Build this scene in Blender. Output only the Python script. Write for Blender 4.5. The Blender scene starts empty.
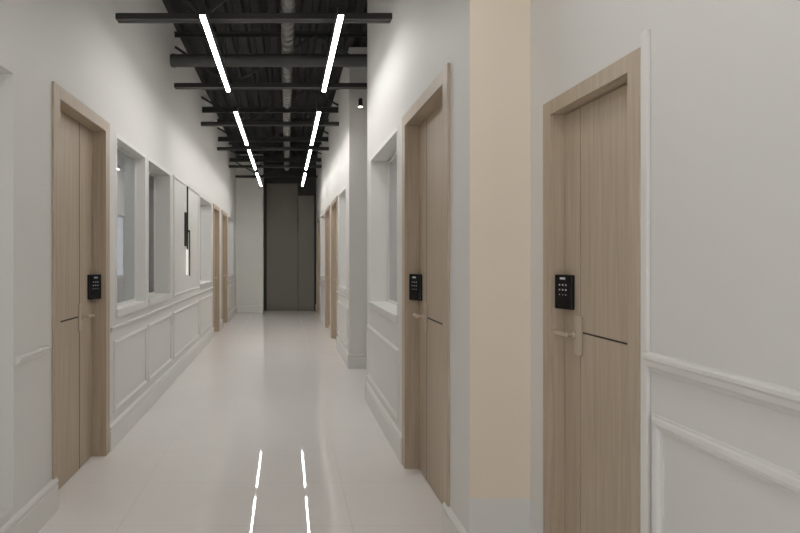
import bpy, bmesh, math
from mathutils import Vector
S = bpy.context.scene
C = S.collection

# ---------------------------------------------------------------- dimensions
H = 1.5                      # eye height
XL, XR, XE = -1.376, 0.857, 1.14   # corridor left, corridor right, wider entry part right
YCAP = 2.81                  # where the corridor narrows
YG0, YG1 = 6.33, 8.14        # side passage on the right
YEND, YDARK = 16.5, 17.1
ZT = 4.36                    # roof deck
YB = -1.6                    # wall behind the viewer
TH = 0.2

# ---------------------------------------------------------------- materials
def new_mat(name):
    m = bpy.data.materials.new(name); m.use_nodes = True
    nt = m.node_tree
    return m, nt, nt.nodes['Principled BSDF']

def simple(name, col, rough=0.5, metal=0.0, bump=0.0, bscale=60, var=0.0, vscale=2.0, spec=0.5):
    m, nt, b = new_mat(name)
    b.inputs['Base Color'].default_value = (*col, 1)
    b.inputs['Roughness'].default_value = rough
    b.inputs['Metallic'].default_value = metal
    b.inputs['Specular IOR Level'].default_value = spec
    tc = nt.nodes.new('ShaderNodeTexCoord')
    if var > 0:
        n = nt.nodes.new('ShaderNodeTexNoise'); n.inputs['Scale'].default_value = vscale; n.inputs['Detail'].default_value = 4
        nt.links.new(tc.outputs['Object'], n.inputs['Vector'])
        r = nt.nodes.new('ShaderNodeMapRange')
        r.inputs['To Min'].default_value = 1 - var; r.inputs['To Max'].default_value = 1 + var
        nt.links.new(n.outputs['Fac'], r.inputs['Value'])
        mx = nt.nodes.new('ShaderNodeVectorMath'); mx.operation = 'SCALE'
        mx.inputs[0].default_value = col
        nt.links.new(r.outputs[0], mx.inputs['Scale'])
        nt.links.new(mx.outputs[0], b.inputs['Base Color'])
    if bump > 0:
        n = nt.nodes.new('ShaderNodeTexNoise'); n.inputs['Scale'].default_value = bscale; n.inputs['Detail'].default_value = 3
        nt.links.new(tc.outputs['Object'], n.inputs['Vector'])
        bp = nt.nodes.new('ShaderNodeBump'); bp.inputs['Strength'].default_value = bump; bp.inputs['Distance'].default_value = 0.002
        nt.links.new(n.outputs['Fac'], bp.inputs['Height'])
        nt.links.new(bp.outputs[0], b.inputs['Normal'])
    return m

def wood_mat(name, c1, c2):
    m, nt, b = new_mat(name)
    tc = nt.nodes.new('ShaderNodeTexCoord')
    mp = nt.nodes.new('ShaderNodeMapping'); mp.inputs['Scale'].default_value = (14, 14, 0.55)
    nt.links.new(tc.outputs['Object'], mp.inputs['Vector'])
    n = nt.nodes.new('ShaderNodeTexNoise'); n.inputs['Scale'].default_value = 3; n.inputs['Detail'].default_value = 8; n.inputs['Roughness'].default_value = 0.65
    n.inputs['Distortion'].default_value = 0.6
    nt.links.new(mp.outputs[0], n.inputs['Vector'])
    mp2 = nt.nodes.new('ShaderNodeMapping'); mp2.inputs['Scale'].default_value = (90, 90, 1.5)
    nt.links.new(tc.outputs['Object'], mp2.inputs['Vector'])
    n2 = nt.nodes.new('ShaderNodeTexNoise'); n2.inputs['Scale'].default_value = 2; n2.inputs['Detail'].default_value = 3
    nt.links.new(mp2.outputs[0], n2.inputs['Vector'])
    ad = nt.nodes.new('ShaderNodeMath'); ad.operation = 'MULTIPLY_ADD'; ad.inputs[1].default_value = 0.35
    nt.links.new(n2.outputs['Fac'], ad.inputs[0]); nt.links.new(n.outputs['Fac'], ad.inputs[2])
    cr = nt.nodes.new('ShaderNodeValToRGB')
    cr.color_ramp.elements[0].position = 0.45; cr.color_ramp.elements[0].color = (*c1, 1)
    cr.color_ramp.elements[1].position = 0.9; cr.color_ramp.elements[1].color = (*c2, 1)
    nt.links.new(ad.outputs[0], cr.inputs[0]); nt.links.new(cr.outputs[0], b.inputs['Base Color'])
    b.inputs['Roughness'].default_value = 0.42
    b.inputs['Specular IOR Level'].default_value = 0.35
    return m

def floor_mat():
    m, nt, b = new_mat('polished_tile')
    tc = nt.nodes.new('ShaderNodeTexCoord')
    mp = nt.nodes.new('ShaderNodeMapping'); mp.inputs['Location'].default_value = (0.93, -3.36 + 0.65 * 10, 0)
    nt.links.new(tc.outputs['Object'], mp.inputs['Vector'])
    br = nt.nodes.new('ShaderNodeTexBrick')
    br.offset = 0.0; br.squash = 1.0
    br.inputs['Scale'].default_value = 1.0
    br.inputs['Brick Width'].default_value = 1.3; br.inputs['Row Height'].default_value = 0.65
    br.inputs['Mortar Size'].default_value = 0.0018; br.inputs['Mortar Smooth'].default_value = 0.2
    br.inputs['Color1'].default_value = (*FLOORC, 1)
    br.inputs['Color2'].default_value = (FLOORC[0]*0.985, FLOORC[1]*0.985, FLOORC[2]*0.985, 1)
    br.inputs['Mortar'].default_value = (FLOORC[0]*0.7, FLOORC[1]*0.7, FLOORC[2]*0.68, 1)
    nt.links.new(mp.outputs[0], br.inputs['Vector'])
    n = nt.nodes.new('ShaderNodeTexNoise'); n.inputs['Scale'].default_value = 1.3; n.inputs['Detail'].default_value = 5; n.inputs['Distortion'].default_value = 1.5
    nt.links.new(tc.outputs['Object'], n.inputs['Vector'])
    r = nt.nodes.new('ShaderNodeMapRange'); r.inputs['To Min'].default_value = 0.97; r.inputs['To Max'].default_value = 1.03
    nt.links.new(n.outputs['Fac'], r.inputs['Value'])
    sc = nt.nodes.new('ShaderNodeVectorMath'); sc.operation = 'SCALE'
    nt.links.new(br.outputs['Color'], sc.inputs[0]); nt.links.new(r.outputs[0], sc.inputs['Scale'])
    nt.links.new(sc.outputs[0], b.inputs['Base Color'])
    n3 = nt.nodes.new('ShaderNodeTexNoise'); n3.inputs['Scale'].default_value = 1.6
    nt.links.new(tc.outputs['Object'], n3.inputs['Vector'])
    r3 = nt.nodes.new('ShaderNodeMapRange'); r3.inputs['To Min'].default_value = FR0; r3.inputs['To Max'].default_value = FR1
    nt.links.new(n3.outputs['Fac'], r3.inputs['Value'])
    ad = nt.nodes.new('ShaderNodeMath'); ad.operation = 'MULTIPLY_ADD'; ad.inputs[1].default_value = 0.4
    nt.links.new(br.outputs['Fac'], ad.inputs[0]); nt.links.new(r3.outputs[0], ad.inputs[2])
    nt.links.new(ad.outputs[0], b.inputs['Roughness'])
    b.inputs['IOR'].default_value = 1.26
    return m

def glass_mat():
    m = bpy.data.materials.new('window_glass'); m.use_nodes = True
    nt = m.node_tree; nt.nodes.clear()
    o = nt.nodes.new('ShaderNodeOutputMaterial'); mx = nt.nodes.new('ShaderNodeMixShader')
    t = nt.nodes.new('ShaderNodeBsdfTransparent'); t.inputs[0].default_value = (0.88, 0.90, 0.91, 1)
    g = nt.nodes.new('ShaderNodeBsdfGlossy'); g.inputs['Roughness'].default_value = 0.01
    f = nt.nodes.new('ShaderNodeFresnel'); f.inputs[0].default_value = 1.45
    ge = nt.nodes.new('ShaderNodeNewGeometry')     # the same reflectance on both faces of the pane
    mr = nt.nodes.new('ShaderNodeMapRange'); mr.inputs['To Min'].default_value = 1.5; mr.inputs['To Max'].default_value = 1/1.5
    nt.links.new(ge.outputs['Backfacing'], mr.inputs['Value']); nt.links.new(mr.outputs[0], f.inputs[0])
    nt.links.new(f.outputs[0], mx.inputs[0]); nt.links.new(t.outputs[0], mx.inputs[1]); nt.links.new(g.outputs[0], mx.inputs[2])
    nt.links.new(mx.outputs[0], o.inputs[0])
    return m

def emit(name, col, strength):
    m = bpy.data.materials.new(name); m.use_nodes = True
    nt = m.node_tree; nt.nodes.clear()
    o = nt.nodes.new('ShaderNodeOutputMaterial'); e = nt.nodes.new('ShaderNodeEmission')
    e.inputs[0].default_value = (*col, 1); e.inputs[1].default_value = strength
    nt.links.new(e.outputs[0], o.inputs[0])
    return m

SKY = 0.85
FLOORC = (0.83, 0.802, 0.775)
FR0, FR1 = 0.01, 0.035
M = dict(
    wall=simple('wall_paint', (0.72, 0.708, 0.682), 0.55, bump=0.15, bscale=180, var=0.012, vscale=1.2),
    cream=simple('cream_tone', (0.80, 0.695, 0.575), 0.6, bump=0.15, bscale=180, var=0.02, vscale=1.2),
    trim=simple('trim_paint', (0.74, 0.728, 0.70), 0.35),
    room=simple('room_paint', (0.70, 0.70, 0.70), 0.7),
    wood=wood_mat('oak_veneer', (0.41, 0.33, 0.245), (0.55, 0.45, 0.345)),
    groove=simple('groove_inlay', (0.02, 0.015, 0.012), 0.5),
    endwall=simple('end_wall_paint', (0.78, 0.78, 0.745), 0.6, var=0.02),
    dark=simple('dark_panel', (0.205, 0.19, 0.165), 0.55, var=0.04, vscale=3),
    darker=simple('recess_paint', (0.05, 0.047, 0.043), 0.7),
    deck=simple('black_deck', (0.013, 0.0125, 0.012), 0.7),
    steel=simple('black_steel', (0.035, 0.034, 0.032), 0.45),
    duct=simple('galvanised_duct', (0.30, 0.295, 0.28), 0.3, metal=0.9),
    greyduct=simple('grey_duct', (0.085, 0.083, 0.08), 0.55),
    profile=simple('black_profile', (0.02, 0.02, 0.02), 0.4),
    black=simple('black_plastic', (0.008, 0.008, 0.009), 0.25, spec=0.3),
    mark=simple('keypad_marks', (0.6, 0.62, 0.65), 0.4),
    nickel=simple('satin_nickel', (0.60, 0.52, 0.43), 0.35, metal=0.5),
    plate=simple('beige_plate', (0.50,0.42,0.33), 0.35),
    glass=glass_mat(),
    lamp=emit('strip_diffuser', (1.0, 0.98, 0.95), 20.0),
    room_fill=emit('added_room_diffuser', (1.0, 0.98, 0.96), 26.0),
    tube=emit('sconce_tube', (1.0, 0.95, 0.85), 0.42),
    spot=emit('spot_lens', (1.0, 0.85, 0.65), 9.0),
)
M['floor'] = floor_mat()

# ---------------------------------------------------------------- helpers
def obj(name, bm, mat, parent=None, smooth=False):
    bmesh.ops.recalc_face_normals(bm, faces=bm.faces)
    me = bpy.data.meshes.new(name); bm.to_mesh(me); bm.free()
    mats = mat if isinstance(mat, (list, tuple)) else [mat]
    for k in mats: me.materials.append(k)
    if smooth:
        for p in me.polygons: p.use_smooth = True
    o = bpy.data.objects.new(name, me); C.objects.link(o)
    if parent is not None:
        o.parent = parent
        # meshes are written in world coordinates: bring them into the parent's frame
        q = parent; off = Vector((0, 0, 0))
        while q is not None:
            off += q.location; q = q.parent
        me.transform(__import__('mathutils').Matrix.Translation(-off))
    return o

def tag(o, label=None, cat=None, group=None, kind=None):
    if label: o['label'] = label
    if cat: o['category'] = cat
    if group: o['group'] = group
    if kind: o['kind'] = kind
    return o

def empty(name, loc, label=None, cat=None, group=None, kind=None):
    o = bpy.data.objects.new(name, None); C.objects.link(o); o.location = loc
    o.empty_display_size = 0.1
    return tag(o, label, cat, group, kind)

def box(bm, x0, x1, y0, y1, z0, z1, mi=0):
    x0, x1 = sorted((x0, x1)); y0, y1 = sorted((y0, y1)); z0, z1 = sorted((z0, z1))
    v = [bm.verts.new(p) for p in ((x0,y0,z0),(x1,y0,z0),(x1,y1,z0),(x0,y1,z0),(x0,y0,z1),(x1,y0,z1),(x1,y1,z1),(x0,y1,z1))]
    fs = []
    for f in ((0,3,2,1),(4,5,6,7),(0,1,5,4),(1,2,6,5),(2,3,7,6),(3,0,4,7)):
        a = bm.faces.new([v[i] for i in f]); a.material_index = mi; fs.append(a)
    return v

def bbox_bev(bm, *a, bev=0.003, seg=2):
    """a bevelled box"""
    t = bmesh.new(); box(t, *a)
    bmesh.ops.bevel(t, geom=t.edges[:], offset=bev, segments=seg, affect='EDGES', profile=0.5)
    me = bpy.data.meshes.new('t'); t.to_mesh(me); t.free(); bm.from_mesh(me); bpy.data.meshes.remove(me)

def rod(bm, p0, p1, r, seg=12, r2=None):
    p0, p1 = Vector(p0), Vector(p1); d = (p1 - p0); L = d.length; d.normalize()
    a = d.orthogonal().normalized(); b = d.cross(a)
    r2 = r if r2 is None else r2
    A = [bm.verts.new(p0 + r*(math.cos(t)*a + math.sin(t)*b)) for t in [2*math.pi*i/seg for i in range(seg)]]
    B = [bm.verts.new(p1 + r2*(math.cos(t)*a + math.sin(t)*b)) for t in [2*math.pi*i/seg for i in range(seg)]]
    for i in range(seg):
        j = (i+1) % seg
        bm.faces.new((A[i], A[j], B[j], B[i]))
    bm.faces.new(A[::-1]); bm.faces.new(B)

def strip(bm, p0, p1, n, u, prof, m0=0, m1=0):
    """extrude profile [(out, up)] from p0 to p1; n = out direction, u = up direction; m0/m1 = mitre (shift along path per unit up)"""
    p0, p1, n, u = Vector(p0), Vector(p1), Vector(n), Vector(u)
    d = (p1 - p0).normalized()
    A = [bm.verts.new(p0 + n*a + u*b + d*(m0*b)) for a, b in prof]
    B = [bm.verts.new(p1 + n*a + u*b + d*(m1*b)) for a, b in prof]
    k = len(prof)
    for i in range(k):
        j = (i+1) % k
        bm.faces.new((A[i], A[j], B[j], B[i]))
    bm.faces.new(A[::-1]); bm.faces.new(B)

def wall_grid(u0, u1, z0, z1, t0, t1, holes, axis):
    """solid wall with rectangular openings; axis 'y': runs along y with thickness in x; axis 'x': the other way"""
    us = sorted({u0, u1, *[h[0] for h in holes], *[h[1] for h in holes]})
    zs = sorted({z0, z1, *[h[2] for h in holes], *[h[3] for h in holes]})
    us = [u for u in us if u0 <= u <= u1]; zs = [z for z in zs if z0 <= z <= z1]
    nu, nz = len(us)-1, len(zs)-1
    def solid(i, k):
        if i < 0 or k < 0 or i >= nu or k >= nz: return False
        cu, cz = (us[i]+us[i+1])/2, (zs[k]+zs[k+1])/2
        return not any(h[0] < cu < h[1] and h[2] < cz < h[3] for h in holes)
    bm = bmesh.new()
    def P(t, u, z): return (t, u, z) if axis == 'y' else (u, t, z)
    def q(*ps): bm.faces.new([bm.verts.new(P(*p)) for p in ps])
    for i in range(nu):
        for k in range(nz):
            if not solid(i, k): continue
            a, b, c, d = us[i], us[i+1], zs[k], zs[k+1]
            q((t0,a,c),(t0,b,c),(t0,b,d),(t0,a,d)); q((t1,a,c),(t1,a,d),(t1,b,d),(t1,b,c))
            if not solid(i-1,k): q((t0,a,c),(t0,a,d),(t1,a,d),(t1,a,c))
            if not solid(i+1,k): q((t0,b,c),(t1,b,c),(t1,b,d),(t0,b,d))
            if not solid(i,k-1): q((t0,a,c),(t1,a,c),(t1,b,c),(t0,b,c))
            if not solid(i,k+1): q((t0,a,d),(t0,b,d),(t1,b,d),(t1,a,d))
    bmesh.ops.remove_doubles(bm, verts=bm.verts, dist=1e-5)
    return bm

def struct(name, bm, mat, label, cat):
    return tag(obj(name, bm, mat), label, cat, kind='structure')

# ---------------------------------------------------------------- openings
CW, CH = 0.10, 0.08          # casing width, head height
DOORS = {  # n: (side, Xwall, y near outer, y far outer, top, strip width, groove height, lock z, handle z)
    1: (-1, XL, 3.525, 4.64, 2.54, 0.29, 1.085, 1.305, 1.08),
    2: (1, XR, 3.135, 4.365, 2.52, 0.235, 1.10, 1.305, 1.105),
    3: (1, XE, 1.911, 2.63, 2.172, 0.137, 1.20, 1.352, 1.188),
    4: (-1, XL, 11.30, 12.32, 2.53, 0.24, 1.09, 1.30, 1.10),
    5: (-1, XL, 12.82, 13.98, 2.53, 0.26, 1.09, 1.30, 1.10),
    6: (1, XR, 9.96, 11.27, 2.53, 0.26, 1.09, 1.30, 1.10),
    7: (1, XR, 11.66, 12.99, 2.53, 0.26, 1.09, 1.30, 1.10),
    8: (1, XR, 15.0, 16.2, 2.53, 0.26, 1.09, 1.30, 1.10),
}
def door_hole(n):
    s, X, a, b, zt = DOORS[n][:5]
    w = 0.07 if n == 3 else CW
    return (a + w - 0.02, b - w + 0.02, 0.0, zt - (0.06 if n == 3 else CH) + 0.02)
WIN = {  # n: (side, y near, y far, z bottom, z top, depth of glass)
    1: (-1, 4.88, 5.86, 1.07, 2.48, 0.10),
    2: (-1, 6.00, 7.12, 1.07, 2.48, 0.19),
    3: (-1, 9.62, 11.08, 1.07, 2.48, 0.19),
    4: (-1, 14.25, 15.7, 1.07, 2.48, 0.19),
    5: (1, 4.62, 6.06, 1.05, 2.48, 0.18),
    6: (1, 8.58, 9.60, 1.05, 2.50, 0.19),
    7: (1, 13.3, 14.75, 1.05, 2.50, 0.19),
}
def win_hole(n): return WIN[n][1:5]

# ---------------------------------------------------------------- shell
bm = bmesh.new(); box(bm, -4.2, 4.2, YB-0.2, YDARK+0.2, -0.15, 0)
struct('floor', bm, M['floor'], 'polished pale grey stone tile floor running down the corridor', 'floor')

bm = bmesh.new()            # corrugated roof deck, ribs run along the corridor
x = -4.2; pts = []
while x < 4.2:
    pts += [(x, ZT), (x+0.09, ZT), (x+0.115, ZT+0.05), (x+0.175, ZT+0.05)]
    x += 0.2
for a, b in zip(pts, pts[1:]):
    bm.faces.new([bm.verts.new(p) for p in ((a[0], YB-0.2, a[1]), (b[0], YB-0.2, b[1]), (b[0], YDARK+0.2, b[1]), (a[0], YDARK+0.2, a[1]))])
bmesh.ops.remove_doubles(bm, verts=bm.verts, dist=1e-5)
box(bm, -4.2, 4.2, YB-0.2, YDARK+0.2, ZT+0.06, ZT+0.12)
struct('ceiling', bm, M['deck'], 'black corrugated metal roof deck above the trusses', 'ceiling')

NICHE = (1.2, 3.03, 0.24, 2.43)
holesL = [door_hole(1), door_hole(4), door_hole(5), win_hole(1), win_hole(2), win_hole(3), win_hole(4), NICHE]
struct('wall_left', wall_grid(YB, YDARK+0.15, 0, ZT, XL, XL-TH, holesL, 'y'), M['wall'],
       'long white wall on the left with wood doors and windows', 'wall')
struct('wall_right_near', wall_grid(YCAP, YG0, 0, ZT, XR, XR+TH, [door_hole(2), win_hole(5)], 'y'), M['wall'],
       'white wall on the right holding the middle wood door and a window', 'wall')
bm = bmesh.new(); box(bm, XR+TH, 4.0, YG0-0.15, YG0, 0, ZT)
struct('wall_passage_near', bm, M['wall'], 'near white wall of the side passage on the right', 'wall')
# cream end face of that wall, plain wall colour at its foot
bm = bmesh.new(); box(bm, XR+0.0, XE, YCAP-0.012, YCAP, 0.38, ZT); box(bm, XR+0.0, XE, YCAP-0.0118, YCAP, 0, 0.38, 1)
struct('wall_return', bm, [M['cream'], M['wall']], 'narrow cream wall face between two wood doors on the right', 'wall')
bm = bmesh.new(); box(bm, XR+TH, 4.0, YCAP, YCAP+0.12, 0, ZT)
struct('wall_partition_right', bm, M['wall'], 'white partition behind the cream wall face', 'wall')
struct('wall_right_far', wall_grid(YG1, YDARK+0.15, 0, ZT, XR, XR+TH, [door_hole(6), door_hole(7), door_hole(8), win_hole(6), win_hole(7)], 'y'), M['wall'],
       'far white wall on the right beyond the side passage', 'wall')
bm = bmesh.new(); box(bm, XR+TH, 4.0, YG1, YG1+0.15, 0, ZT)
struct('wall_passage_far', bm, M['wall'], 'far white wall of the side passage on the right', 'wall')
struct('wall_right_entry', wall_grid(YB, YCAP-0.012, 0, ZT, XE, XE+TH, [door_hole(3)], 'y'), M['wall'],
       'white wall at the right edge around the nearest wood door', 'wall')
WB = (XL+0.1, XE-0.1, 0.4, 2.7)
struct('wall_back', wall_grid(-4.2, 4.2, 0, ZT, YB-0.15, YB, [WB], 'x'), M['wall'], 'white wall behind the viewpoint', 'wall')
XEND = -0.63
bm = bmesh.new(); box(bm, XL, XEND, YEND, YDARK+0.15, 0, ZT)
struct('wall_end_left', bm, M['endwall'], 'pale grey wall closing the left of the corridor end', 'wall')
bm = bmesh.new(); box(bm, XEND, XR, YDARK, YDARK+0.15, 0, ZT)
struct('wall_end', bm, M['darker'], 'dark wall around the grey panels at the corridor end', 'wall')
for n, (a, b, c, lab) in enumerate(((-4.2, -4.05, (YB, YDARK+.15), 'outer wall beyond the rooms on the left'), (4.05, 4.2, (YB, YDARK+.15), 'outer wall beyond the rooms on the right'))):
    bm = bmesh.new(); box(bm, a, b, c[0], c[1], 0, ZT)
    struct('wall_outer_' + ('left', 'right')[n], bm, M['room'], lab, 'wall')
# partitions of the rooms behind the glass
bm = bmesh.new()
for y in (3.2, 5.93, 7.45, 11.2, 12.55, 14.1): box(bm, -4.05, XL-TH, y-0.04, y+0.04, 0, 3.0)
struct('wall_rooms_left', bm, M['room'], 'grey partitions inside the rooms behind the left windows', 'wall')
bm = bmesh.new()
for y in (9.78, 11.45, 13.15): box(bm, XR+TH, 4.05, y-0.04, y+0.04, 0, 3.0)
struct('wall_rooms_right', bm, M['room'], 'grey partitions inside the rooms behind the right windows', 'wall')
bm = bmesh.new(); box(bm, -4.05, XL-TH, -1.0, YDARK, 3.0, 3.06)
struct('ceiling_rooms_left', bm, M['room'], 'low ceiling of the rooms behind the left windows', 'ceiling')
bm = bmesh.new(); box(bm, XR+TH, 4.05, YCAP+0.12, YG0-0.15, 3.0, 3.06)
struct('ceiling_room_near_right', bm, M['room'], 'low ceiling of the room behind the near right window', 'ceiling')
bm = bmesh.new(); box(bm, XR+TH, 4.05, YG1+0.15, YDARK, 3.0, 3.06)
struct('ceiling_rooms_right', bm, M['room'], 'low ceiling of the rooms behind the right windows', 'ceiling')
# niche back
bm = bmesh.new(); box(bm, XL-TH-0.05, XL-TH, NICHE[0]-0.05, NICHE[1]+0.1, 0.1, 2.6)
struct('wall_niche', bm, M['wall'], 'back of the shallow recess at the left edge', 'wall')

# ---------------------------------------------------------------- skirting and mouldings
BASE = [(a*1.2, b) for a, b in [(0,0), (0.018,0), (0.018,0.150), (0.014,0.158), (0.014,0.163), (0.019,0.168), (0.019,0.180), (0.012,0.192), (0.006,0.198), (0,0.2)]]
HALF = [(0,-0.02), (0.006,-0.02), (0.008,-0.014), (0.014,-0.010), (0.017,0), (0.014,0.010), (0.008,0.014), (0.006,0.02), (0,0.02)]
RAIL = [(0,-0.028), (0.008,-0.028), (0.012,-0.018), (0.02,-0.012), (0.022,0.004), (0.030,0.012), (0.030,0.022), (0.026,0.028), (0,0.028)]
def side_n(s): return (-s, 0, 0)
def base_y(bm, s, X, a, b): strip(bm, (X,a,0), (X,b,0), side_n(s), (0,0,1), BASE)
def frame_y(bm, s, X, y0, y1, z0, z1, prof=HALF):
    n = side_n(s)
    strip(bm, (X,y0,z1), (X,y1,z1), n, (0,0,1), prof, -1, 1)
    strip(bm, (X,y0,z0), (X,y1,z0), n, (0,0,1), prof, 1, -1)
    strip(bm, (X,y0,z0), (X,y0,z1), n, (0,1,0), prof, 1, -1)
    strip(bm, (X,y1,z0), (X,y1,z1), n, (0,1,0), prof, -1, 1)

bm = bmesh.new()
for a, b in ((YB, 3.57), (4.64, 11.30), (12.32, 12.82), (13.98, YEND)): base_y(bm, -1, XL, a, b)
struct('baseboard_left', bm, M['trim'], 'white skirting board along the foot of the left wall', 'baseboard')
bm = bmesh.new()
base_y(bm, 1, XR, YCAP-0.03, 3.21); base_y(bm, 1, XR, 4.365, YG0+0.0216)
strip(bm, (XR-0.0216, YCAP-0.012, 0), (XE, YCAP-0.012, 0), (0,-1,0), (0,0,1), BASE)
strip(bm, (XR-0.0216, YG0, 0), (4.0, YG0, 0), (0,1,0), (0,0,1), BASE)
struct('baseboard_right_near', bm, M['trim'], 'white skirting board around the near right wall and its cream end', 'baseboard')
bm = bmesh.new()
for a, b in ((YG1-0.0216, 9.96), (11.27, 11.66), (12.99, 15.0), (16.2, YDARK)): base_y(bm, 1, XR, a, b)
strip(bm, (XR-0.0216, YG1, 0), (4.0, YG1, 0), (0,-1,0), (0,0,1), BASE)
struct('baseboard_right_far', bm, M['trim'], 'white skirting board along the far right wall beyond the passage', 'baseboard')
bm = bmesh.new()
base_y(bm, 1, XE, YB, 1.911); base_y(bm, 1, XE, 2.63, YCAP-0.012)
struct('baseboard_right_entry', bm, M['trim'], 'white skirting board under the nearest door wall at right', 'baseboard')
bm = bmesh.new(); strip(bm, (XL, YEND, 0), (XEND, YEND, 0), (0,-1,0), (0,0,1), BASE)
struct('baseboard_end', bm, M['endwall'], 'pale grey skirting at the end of the corridor', 'baseboard')

tn = [0]
def trim(bm, label, cat='moulding'):
    tn[0] += 1
    return struct('trim_%d' % tn[0], bm, M['trim'], label, cat)
# left wall bays
bays = ((4.80, 5.88, 'below the nearest left window'), (5.99, 7.16, 'below the second left window'),
        (7.32, 9.42, 'below the left wall light panel'), (9.58, 11.12, 'below the left window before the far doors'),
        (14.25, 16.1, 'below the farthest left window'))
for a, b, w in bays:
    bm = bmesh.new(); frame_y(bm, -1, XL, a, b, 0.285, 0.82)
    trim(bm, 'white rectangular wainscot moulding ' + w)
for a, b, w in ((4.70, 11.28, 'left wall under the windows before the far doors'), (14.0, YEND, 'left wall beyond the far doors')):
    bm = bmesh.new(); strip(bm, (XL,a,0.935), (XL,b,0.935), (1,0,0), (0,0,1), [(u*0.7, v*0.7) for u, v in RAIL])
    trim(bm, 'white dado rail on the ' + w)
bm = bmesh.new(); frame_y(bm, -1, XL, 7.33, 9.41, 1.04, 2.50)
trim(bm, 'tall white moulding frame around the black wall light')
bm = bmesh.new(); strip(bm, (XL,3.05,0.975), (XL,3.44,0.975), (1,0,0), (0,0,1), [(u*1.0, v*0.8) for u, v in RAIL])
trim(bm, 'short white dado rail left of the nearest left door')
# right walls
for a, b, w in ((4.55, 6.24, 'below the near right window'), (8.3, 9.86, 'below the window past the right passage'), (13.1, 14.9, 'below the farthest right window')):
    bm = bmesh.new(); frame_y(bm, 1, XR, a, b, 0.275, 0.79)
    trim(bm, 'white rectangular wainscot moulding ' + w)
for a, b, w in ((8.2, 9.94, 'between passage and far right doors'), (13.0, 14.98, 'between the two farthest right doors')):
    bm = bmesh.new(); strip(bm, (XR,a,0.935), (XR,b,0.935), (-1,0,0), (0,0,1), [(u*0.7, v*0.7) for u, v in RAIL])
    trim(bm, 'white dado rail on the right wall ' + w)
# near right wall
bm = bmesh.new(); bbox_bev(bm, XE-0.014, XE, 1.872, 1.909, 0.2, 2.215, bev=0.004)
trim(bm, 'vertical white strip beside the nearest right door')
bm = bmesh.new(); strip(bm, (XE,YB,1.178), (XE,1.872,1.178), (-1,0,0), (0,0,1), RAIL)
trim(bm, 'white dado rail at the right edge of the view')
bm = bmesh.new(); frame_y(bm, 1, XE, 0.2, 1.835, 0.36, 0.995, [(u*1.05, v*1.2) for u, v in HALF])
trim(bm, 'large white wainscot moulding at the lower right edge')

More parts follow.
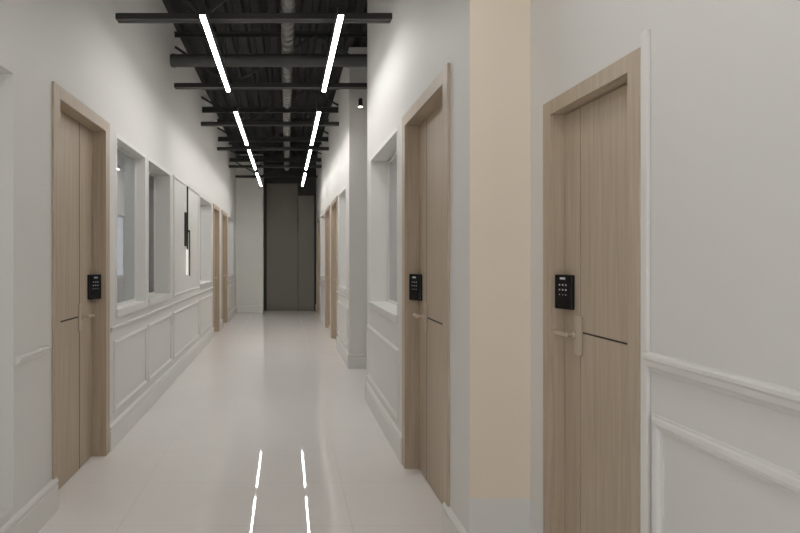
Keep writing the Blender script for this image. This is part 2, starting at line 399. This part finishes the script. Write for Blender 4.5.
# ---------------------------------------------------------------- doors
DL = {
 1: 'tall oak door in the left wall nearest the viewer',
 2: 'tall oak door left of the cream wall face with black keypad lock',
 3: 'largest oak door at right with black keypad lock, right of the cream wall face',
 4: 'oak door far down the left wall, nearer of the two there',
 5: 'oak door far down the left wall, farther of the two there',
 6: 'oak door far down the right wall, nearest beyond the side passage',
 7: 'oak door far down the right wall, second beyond the side passage',
 8: 'oak door at the far end of the right wall beside the dark panels',
}
for n, (s, X, a, b, zt, sw, zg, zl, zh) in DOORS.items():
    cw, ch = (0.07, 0.06) if n == 3 else (CW, CH)
    dep = 0.048 if n == 3 else 0.088
    def D(d): return X - s*d          # d>0 towards the corridor
    root = empty('door_%d' % n, (X, (a+b)/2, 0), DL[n], 'door', kind='structure')
    W = M['wood']
    bm = bmesh.new()
    bbox_bev(bm, D(0), D(0.014), a, a+cw, 0.2 if n < 3 else 0, zt, bev=0.002)   # stands on the skirting
    bbox_bev(bm, D(0), D(0.014), b-cw, b, 0, zt, bev=0.002)
    bbox_bev(bm, D(0), D(0.014), a+cw-0.001, b-cw+0.001, zt-ch, zt, bev=0.002)
    obj('casing', bm, W, root)
    ya, yb, zi = a+cw, b-cw, zt-ch
    bm = bmesh.new()
    box(bm, D(0), D(-TH+0.02), ya-0.02, ya, 0, zi+0.02); box(bm, D(0), D(-TH+0.02), yb, yb+0.02, 0, zi+0.02); box(bm, D(0), D(-TH+0.02), ya, yb, zi, zi+0.02)
    # door stop behind the leaf
    box(bm, D(-dep-0.047), D(-dep-0.07), ya, ya+0.02, 0, zi); box(bm, D(-dep-0.047), D(-dep-0.07), yb-0.02, yb, 0, zi); box(bm, D(-dep-0.047), D(-dep-0.07), ya+0.02, yb-0.02, zi-0.02, zi)
    obj('jamb', bm, W, root)
    g = 0.011 if n != 3 else 0.007
    gd = 0.0006 if n != 3 else 0.004
    ys = yb - 0.003 - sw
    bm = bmesh.new()
    box(bm, D(-dep-0.012), D(-dep-0.045), ya+0.003, yb-0.003, 0.006, zi-0.003)
    lo, hi = 0.006, zi-0.003
    bbox_bev(bm, D(-dep), D(-dep-0.0115), ys+g, yb-0.003, lo, hi, bev=0.0015)
    bbox_bev(bm, D(-dep), D(-dep-0.0115), ya+0.003, ys, lo, zg-g/2, bev=0.0015)
    bbox_bev(bm, D(-dep), D(-dep-0.0115), ya+0.003, ys, zg+g/2, hi, bev=0.0015)
    leaf = obj('door_leaf', bm, W, root)
    bm = bmesh.new()
    box(bm, D(-dep-gd), D(-dep-0.0115), ys, ys+g, lo, hi)
    box(bm, D(-dep-gd), D(-dep-0.0115), ya+0.003, ys, zg-g/2, zg+g/2)
    tag(obj('groove', bm, M['groove'], leaf), 'thin dark groove lines')
    # lock and lever near the far (latch) edge
    k = 0.82 if n == 3 else 1.0
    yc = (ys + g + yb - 0.003)/2 + 0.02*k if n != 3 else 2.552
    if n == 2: yc = 4.17
    if n == 1: yc = 4.40
    if n <= 3:
        # wedge shaped lock body: its face turns towards whoever walks up the corridor
        ypf = {1: 4.525, 2: 4.262, 3: 2.552}.get(n, yb-0.012)
        ypn = ypf - 0.105*k; zl += {1: -0.02, 2: -0.01, 3: 0.006}[n]
        dn, df = (0.016, 0.046) if n == 3 else (0.018, 0.072)
        hh = 0.092*k if n != 3 else 0.072
        bm = bmesh.new()
        q = [(0.0, ypn), (dn, ypn), (df, ypf), (0.0, ypf)]
        A = [bm.verts.new((D(-dep+d), y, zl-hh)) for d, y in q]; B = [bm.verts.new((D(-dep+d), y, zl+hh)) for d, y in q]
        for i in range(4): bm.faces.new((A[i], A[(i+1)%4], B[(i+1)%4], B[i]))
        bm.faces.new(A[::-1]); bm.faces.new(B)
        bmesh.ops.bevel(bm, geom=bm.edges[:], offset=0.004, segments=3, affect='EDGES', profile=0.5)
        lock = tag(obj('keypad_lock', bm, M['black'], root), 'black keypad lock')
        pn = Vector((D(-dep+dn), ypn, 0)); pf = Vector((D(-dep+df), ypf, 0))
        ax = (pf-pn); wl = ax.length; ax.normalize(); nn = Vector((-s*ax.y, s*ax.x, 0)).normalized()
        if nn.y > 0: nn = -nn
        def F(u, z, o=0.0): p = pn + ax*(wl*u) + nn*o; return Vector((p.x, p.y, z))
        def plate(bm, u0, u1, za, zb, t):
            v = [bm.verts.new(F(u, z, o)) for o in (-0.001, t) for u, z in ((u0,za),(u1,za),(u1,zb),(u0,zb))]
            for f in ((0,1,2,3),(4,5,6,7),(0,1,5,4),(1,2,6,5),(2,3,7,6),(3,0,4,7)): bm.faces.new([v[i] for i in f])
        bm = bmesh.new(); plate(bm, 0.36, 0.66, zl+0.064*k, zl+0.074*k, 0.0008)
        tag(obj('display', bm, M['mark'], lock), 'small pale display')
        bm = bmesh.new()
        for r in range(3):
            for c in range(3):
                u, z = 0.5+(c-1)*0.19, zl+(0.036-r*0.025)*k
                rod(bm, F(u, z, -0.001), F(u, z, 0.0008), (0.0042 if r < 2 else 0.0028)*k, 10)
        tag(obj('keypad_marks', bm, M['mark'], lock), 'pale key marks')
        bm = bmesh.new(); plate(bm, 0.24, 0.76, zl-0.078*k, zl-0.034*k, 0.002)
        obj('fingerprint_plate', bm, M['black'], lock)
    # lever handle: long backplate by the groove, stem, lever pointing away
    yh = ys + g + 0.028*k
    bm = bmesh.new(); bbox_bev(bm, D(-dep), D(-dep+0.010), ys+g/2-0.030*k, ys+g/2+0.040*k, zh-0.1*k, zh+0.095*k, bev=0.004, seg=3)
    bp = tag(obj('backplate', bm, M['plate'], root), 'beige handle backplate')
    bm = bmesh.new()
    rod(bm, (D(-dep+0.01), yh, zh), (D(-dep+0.016), yh, zh), 0.020*k, 20)
    rod(bm, (D(-dep+0.012), yh, zh), (D(-dep+0.058*k), yh, zh), 0.009*k, 14)
    bbox_bev(bm, D(-dep+0.046*k), D(-dep+0.062*k), yh-0.012, yh+0.125*k, zh-0.011*k, zh+0.011*k, bev=0.005*k, seg=3)
    tag(obj('lever_handle', bm, M['nickel'], root), 'champagne metal lever handle')

# ---------------------------------------------------------------- windows
WL = {1: 'left wall window right of the nearest left door', 2: 'second left wall window before the black wall light',
      3: 'left wall window between the wall light and the far doors', 4: 'farthest window on the left wall',
      5: 'window on the right wall between passage and keypad door', 6: 'right wall window just beyond the side passage', 7: 'farthest window on the right wall'}
for n, (s, a, b, z0, z1, dg) in WIN.items():
    X = XL if s < 0 else XR
    def D(d): return X - s*d
    root = empty('window_%d' % n, (X, (a+b)/2, z0), WL[n], 'window', kind='structure')
    w, p = 0.034, 0.003
    bm = bmesh.new()
    bbox_bev(bm, D(0), D(p), a-w, a, z0+0.012, z1+w, bev=0.001); bbox_bev(bm, D(0), D(p), b, b+w, z0+0.012, z1+w, bev=0.001)
    bbox_bev(bm, D(0), D(p), a, b, z1, z1+w, bev=0.001)
    obj('casing', bm, M['trim'], root)
    bm = bmesh.new()
    box(bm, D(0.001), D(-dg+0.012), a, b, z0-0.001, z0+0.0118)
    bbox_bev(bm, D(0), D(0.022), a-w, b+w, z0-0.05, z0+0.012, bev=0.003)
    obj('sill', bm, M['trim'], root)
    bm = bmesh.new(); fw = 0.022
    t0, t1 = -dg+0.012, -dg-0.008
    box(bm, D(t0), D(t1), a, a+fw, z0+0.012, z1); box(bm, D(t0), D(t1), b-fw, b, z0+0.012, z1)
    box(bm, D(t0), D(t1), a+fw, b-fw, z0+0.012, z0+0.012+fw); box(bm, D(t0), D(t1), a+fw, b-fw, z1-fw, z1)
    obj('window_frame', bm, M['trim'], root)
    bm = bmesh.new(); box(bm, D(-dg+0.004), D(-dg-0.002), a+fw, b-fw, z0+0.012+fw, z1-fw)
    obj('glass_pane', bm, M['glass'], root)

# unseen window added behind the viewer to brighten surfaces facing the camera
root = empty('window_8', ((WB[0]+WB[1])/2, YB, WB[2]), 'large unseen window added for daylight behind the viewer', 'window', kind='structure')
bm = bmesh.new(); f = 0.05; y0, y1 = YB-0.10, YB-0.05
for a, b in ((WB[0], WB[0]+f), ((WB[0]+WB[1])/2-f/2, (WB[0]+WB[1])/2+f/2), (WB[1]-f, WB[1])): box(bm, a, b, y0, y1, WB[2]+f, WB[3]-f)
box(bm, WB[0], WB[1], y0, y1, WB[2], WB[2]+f); box(bm, WB[0], WB[1], y0, y1, WB[3]-f, WB[3])
obj('window_frame', bm, M['trim'], root)
pl = bpy.data.lights.new('daylight_portal', 'AREA'); pl.shape = 'RECTANGLE'; pl.size = WB[1]-WB[0]; pl.size_y = WB[3]-WB[2]
pl.cycles.is_portal = True
po = bpy.data.objects.new('daylight_portal', pl); C.objects.link(po)
po.location = ((WB[0]+WB[1])/2, YB-0.16, (WB[2]+WB[3])/2); po.rotation_euler = (math.radians(90), 0, 0)

# ---------------------------------------------------------------- dark panels at the end
for nm, x0, x1, z1, lab in ((9, -0.55, 0.335, 3.62, 'wide dark grey panel door closing the corridor end'), (10, 0.345, 0.80, 3.27, 'narrow dark grey panel door right of the wide one at the corridor end')):
    root = empty('door_%d' % nm, ((x0+x1)/2, YDARK, 0), lab, 'door', kind='structure')
    zs = [0.02, 1.04, 2.10, z1] if nm == 9 else [0.02, z1]
    y = YDARK - (0.03 if nm == 9 else 0.07)
    bm = bmesh.new()
    for c, d in zip(zs, zs[1:]): bbox_bev(bm, x0, x1, y-0.03, y, c+0.004, d-0.004, bev=0.003)
    box(bm, x0+0.005, x1-0.005, y-0.02, YDARK, 0.0, z1-0.006)
    obj('door_leaf', bm, M['dark'], root)

# ---------------------------------------------------------------- roof trusses
TR = [(4.84, 3.43, 3.47, 'nearest the viewer, ends on both corridor walls'), (7.37, 3.60, 3.65, 'second from the viewer'), (9.68, 3.645, 3.69, 'third from the viewer'),
      (11.97, 3.66, 3.70, 'fourth from the viewer'), (14.4, 3.675, 3.71, 'fifth from the viewer'), (16.3, 3.69, 3.73, 'farthest from the viewer')]
def beam_bar(bm, p0, p1, w, h):
    """rectangular bar between two points in an XZ plane, width w along y"""
    p0, p1 = Vector(p0), Vector(p1); d = (p1-p0).normalized(); u = Vector((-d.z, 0, d.x)); v = Vector((0,1,0))
    A = [bm.verts.new(p + u*sa*h/2 + v*sb*w/2) for p in (p0, p1) for sa, sb in ((-1,-1),(1,-1),(1,1),(-1,1))]
    for f in ((3,2,1,0),(4,5,6,7),(0,1,5,4),(1,2,6,5),(2,3,7,6),(3,0,4,7)): bm.faces.new([A[i] for i in f])
for i, (y, zb, zb2, w) in enumerate(TR):
    x0 = XL
    x1 = 4.0 if i == 1 else XR
    root = empty('roof_truss', ((XL+XR)/2, y+0.05, zb), 'black steel roof truss crossing the corridor, ' + w, 'roof truss', 'steel roof trusses')
    bm = bmesh.new()       # two angles back to back
    bbox_bev(bm, x0, x1, y, y+0.042, zb, zb+0.012, bev=0.002); box(bm, x0, x1, y+0.036, y+0.042, zb+0.01, zb+0.062)
    bbox_bev(bm, x0, x1, y+0.056, y+0.098, zb, zb+0.012, bev=0.002); box(bm, x0, x1, y+0.056, y+0.062, zb+0.01, zb+0.062)
    box(bm, x0, x1, y, y+0.005, zb+0.01, zb+0.045)
    obj('bottom_chord', bm, M['steel'], root)
    ztop = 4.27
    bm = bmesh.new()
    bbox_bev(bm, x0, x1, y, y+0.045, ztop, ztop+0.012, bev=0.002); box(bm, x0, x1, y+0.039, y+0.045, ztop-0.04, ztop)
    bbox_bev(bm, x0, x1, y+0.056, y+0.1, ztop, ztop+0.012, bev=0.002); box(bm, x0, x1, y+0.056, y+0.062, ztop-0.04, ztop)
    obj('top_chord', bm, M['steel'], root)
    nodes = [(-1.37, ztop-0.16), (-0.68, zb+0.04), (0.36, ztop-0.02), (0.85, zb+0.33)]
    if i == 1: nodes = nodes[:3] + [(1.4, zb+0.04), (2.45, ztop-0.02), (3.4, zb+0.04)]
    for p, q in zip(nodes, nodes[1:]):
        bm = bmesh.new(); beam_bar(bm, (p[0], y+0.049, p[1]), (q[0], y+0.049, q[1]), 0.014, 0.03)
        beam_bar(bm, (p[0], y+0.036, p[1]), (q[0], y+0.036, q[1]), 0.03, 0.006)
        obj('web_brace', bm, M['steel'], root)

# grey duct and purlins crossing
def cross_duct(y, z, r, x1, label, mat, name='cross_duct', cat='duct'):
    bm = bmesh.new()
    rod(bm, (XL, y, z), (x1, y, z), r, 20)
    x = XL + 0.02
    while x < x1 - 0.02:
        rod(bm, (x, y, z), (x+0.03, y, z), r+0.006, 20); x += 0.52
    o = empty(name, (XL, y, z), label, cat)
    obj('duct_pipe', bm, mat, o)
    for hx in (XL+0.5, XR-0.35, 2.6):
        bm = bmesh.new(); rod(bm, (hx, y, z+r-0.005), (hx, y, ZT+0.005), 0.006, 8); obj('hanger_rod', bm, M['profile'], o)
cross_duct(7.18, 3.862, 0.075, 4.0, 'thick round grey duct crossing above the first pair of strip lights', M['greyduct'])
for y, z, w in ((9.70, 3.885, 'above the third truss'), (12.0, 3.86, 'above the fourth truss'), (14.45, 3.84, 'above the fifth truss')):
    bm = bmesh.new()
    bbox_bev(bm, XL, XR, y+0.11, y+0.17, z, z+0.008, bev=0.001); box(bm, XL, XR, y+0.137, y+0.143, z, z+0.085); bbox_bev(bm, XL, XR, y+0.11, y+0.17, z+0.08, z+0.088, bev=0.001)
    tag(obj('steel_beam', bm, M['steel']), 'dark steel beam crossing just ' + w, 'beam', 'dark steel cross beams')

# spiral duct along the corridor
bm = bmesh.new()
R, y = 0.062, 3.6
seg = 18; prev = None
cx, cz = 0.018, 4.02
while y < YEND + 0.3:
    for rr, dy in ((R-0.012, 0.085), (R-0.012, 0.015), (R+0.012, 0.055), (R+0.012, 0.015)):
        ring = [bm.verts.new((cx+rr*math.cos(2*math.pi*k/seg), y, cz+rr*math.sin(2*math.pi*k/seg))) for k in range(seg)]
        if prev:
            for k in range(seg): bm.faces.new((prev[k], prev[(k+1) % seg], ring[(k+1) % seg], ring[k]))
        prev = ring; y += dy
tag(obj('spiral_duct', bm, M['duct']), 'thin ribbed silver duct running along the corridor ceiling', 'duct')

# ---------------------------------------------------------------- strip lights
ZL = 3.27
segs = [(0.2, 2.2),  (4.37, 6.36), (7.27, 9.38), (9.83, 11.97), (12.50, 14.75)]  # first pair is added out of view to brighten the near doors and walls
names = ['added unseen rearmost',  'nearest', 'second nearest', 'third nearest', 'farthest']
for X, side in ((-0.61, 'left'), (0.40, 'right')):
    for (a, b), nn in zip(segs, names):
        root = empty('strip_light', (X, (a+b)/2, ZL), '%s linear white strip light of the %s row hanging under the trusses' % (nn, side), 'strip light', 'linear strip lights in two rows')
        bm = bmesh.new()
        w = 0.019
        box(bm, X-w-0.004, X-w, a-0.004, b+0.004, ZL, ZL+0.07); box(bm, X+w, X+w+0.004, a-0.004, b+0.004, ZL, ZL+0.07)
        box(bm, X-w, X+w, a-0.004, a, ZL, ZL+0.07); box(bm, X-w, X+w, b, b+0.004, ZL, ZL+0.07)
        box(bm, X-w, X+w, a, b, ZL+0.06, ZL+0.07)
        obj('housing', bm, M['profile'], root)
        bm = bmesh.new(); bbox_bev(bm, X-w, X+w, a, b, ZL-0.009, ZL+0.004, bev=0.003)
        tag(obj('diffuser', bm, M['lamp'], root), 'glowing white diffuser')
        for yy in (a+0.3, b-0.3):
            bm = bmesh.new(); rod(bm, (X, yy, ZL+0.07), (X, yy, ZT), 0.003, 6)
            obj('suspension_wire', bm, M['profile'], root)

# lights added inside the rooms to brighten what shows through the glass
for X, y0, y1, w in ((-2.7, 3.9, 5.2, 'behind the nearest left window'), (2.4, 3.5, 5.6, 'behind the near right window'),
                     (-2.4, 9.0, 10.6, 'behind the third left window'), (2.0, 8.5, 9.5, 'behind the right window past the passage')):
    root = empty('added_ceiling_light', (X, (y0+y1)/2, 2.93), 'added white strip light on the room ceiling ' + w, 'strip light', 'strip lights added inside the rooms')
    bm = bmesh.new(); bbox_bev(bm, X-0.035, X+0.035, y0, y1, 2.94, 3.004, bev=0.003); obj('housing', bm, M['profile'], root)
    bm = bmesh.new(); box(bm, X-0.028, X+0.028, y0+0.01, y1-0.01, 2.932, 2.94); obj('diffuser', bm, M['room_fill'], root)

# spotlight in the side passage
px, py, pz = 0.985, 7.93, 3.50
root = empty('spotlight', (px, py, pz), 'small black spotlight on the white wall at the side passage on the right', 'spotlight')
bm = bmesh.new(); rod(bm, (px, py, pz), (px, py, pz+0.09), 0.028, 20); rod(bm, (px, py, pz+0.09), (px, py, pz+0.11), 0.028, 20, 0.02)
obj('lamp_can', bm, M['profile'], root)
bm = bmesh.new(); rod(bm, (px, py, pz-0.004), (px, py, pz), 0.023, 20); tag(obj('lens', bm, M['spot'], root), 'glowing warm lens')
bm = bmesh.new(); rod(bm, (px, py, pz+0.06), (px, YG1, pz+0.06), 0.01, 8); obj('arm', bm, M['profile'], root)

# ---------------------------------------------------------------- wall light on the left
yw = 8.17
root = empty('wall_light', (XL, yw, 1.86), 'slim black vertical wall light with a white tube on the left wall panel', 'wall light')
def D(d): return XL + d
bm = bmesh.new(); bbox_bev(bm, D(0), D(0.025), yw-0.05, yw+0.05, 1.66, 2.12, bev=0.004); obj('mounting_block', bm, M['profile'], root)
bm = bmesh.new(); bbox_bev(bm, D(0.025), D(0.045), yw-0.012, yw+0.012, 1.62, 2.475, bev=0.003); obj('upper_bar', bm, M['profile'], root)
bm = bmesh.new(); bbox_bev(bm, D(0.056), D(0.070), yw-0.012, yw+0.012, 1.255, 1.88, bev=0.003)
bbox_bev(bm, D(0.025), D(0.056), yw-0.012, yw+0.012, 1.85, 1.88, bev=0.003); obj('lower_bar', bm, M['profile'], root)
bm = bmesh.new(); rod(bm, (D(0.028), yw, 1.27), (D(0.028), yw, 1.62), 0.014, 16); tag(obj('light_tube', bm, M['tube'], root), 'white glass tube')

# ---------------------------------------------------------------- world, camera, view
w = bpy.data.worlds.new('world'); S.world = w; w.use_nodes = True
w.node_tree.nodes['Background'].inputs[0].default_value = (0.95, 0.97, 1.0, 1)
w.node_tree.nodes['Background'].inputs[1].default_value = SKY
cam = bpy.data.cameras.new('camera'); co = bpy.data.objects.new('camera', cam); C.objects.link(co)
co.location = (0, 0, H); co.rotation_euler = (math.radians(90), 0, 0)
cam.sensor_fit = 'HORIZONTAL'; cam.sensor_width = 36; cam.lens = 27
cam.shift_x = (400-286)/800; cam.shift_y = (258-266.5)/800
cam.clip_start = 0.05
S.camera = co
S.view_settings.view_transform = 'Standard'; S.view_settings.look = 'None'
S.view_settings.gamma = 1; S.view_settings.use_curve_mapping = False
S.view_settings.exposure = 1.08
S.cycles.max_bounces = 10; S.cycles.diffuse_bounces = 6
S.cycles.use_denoising = True
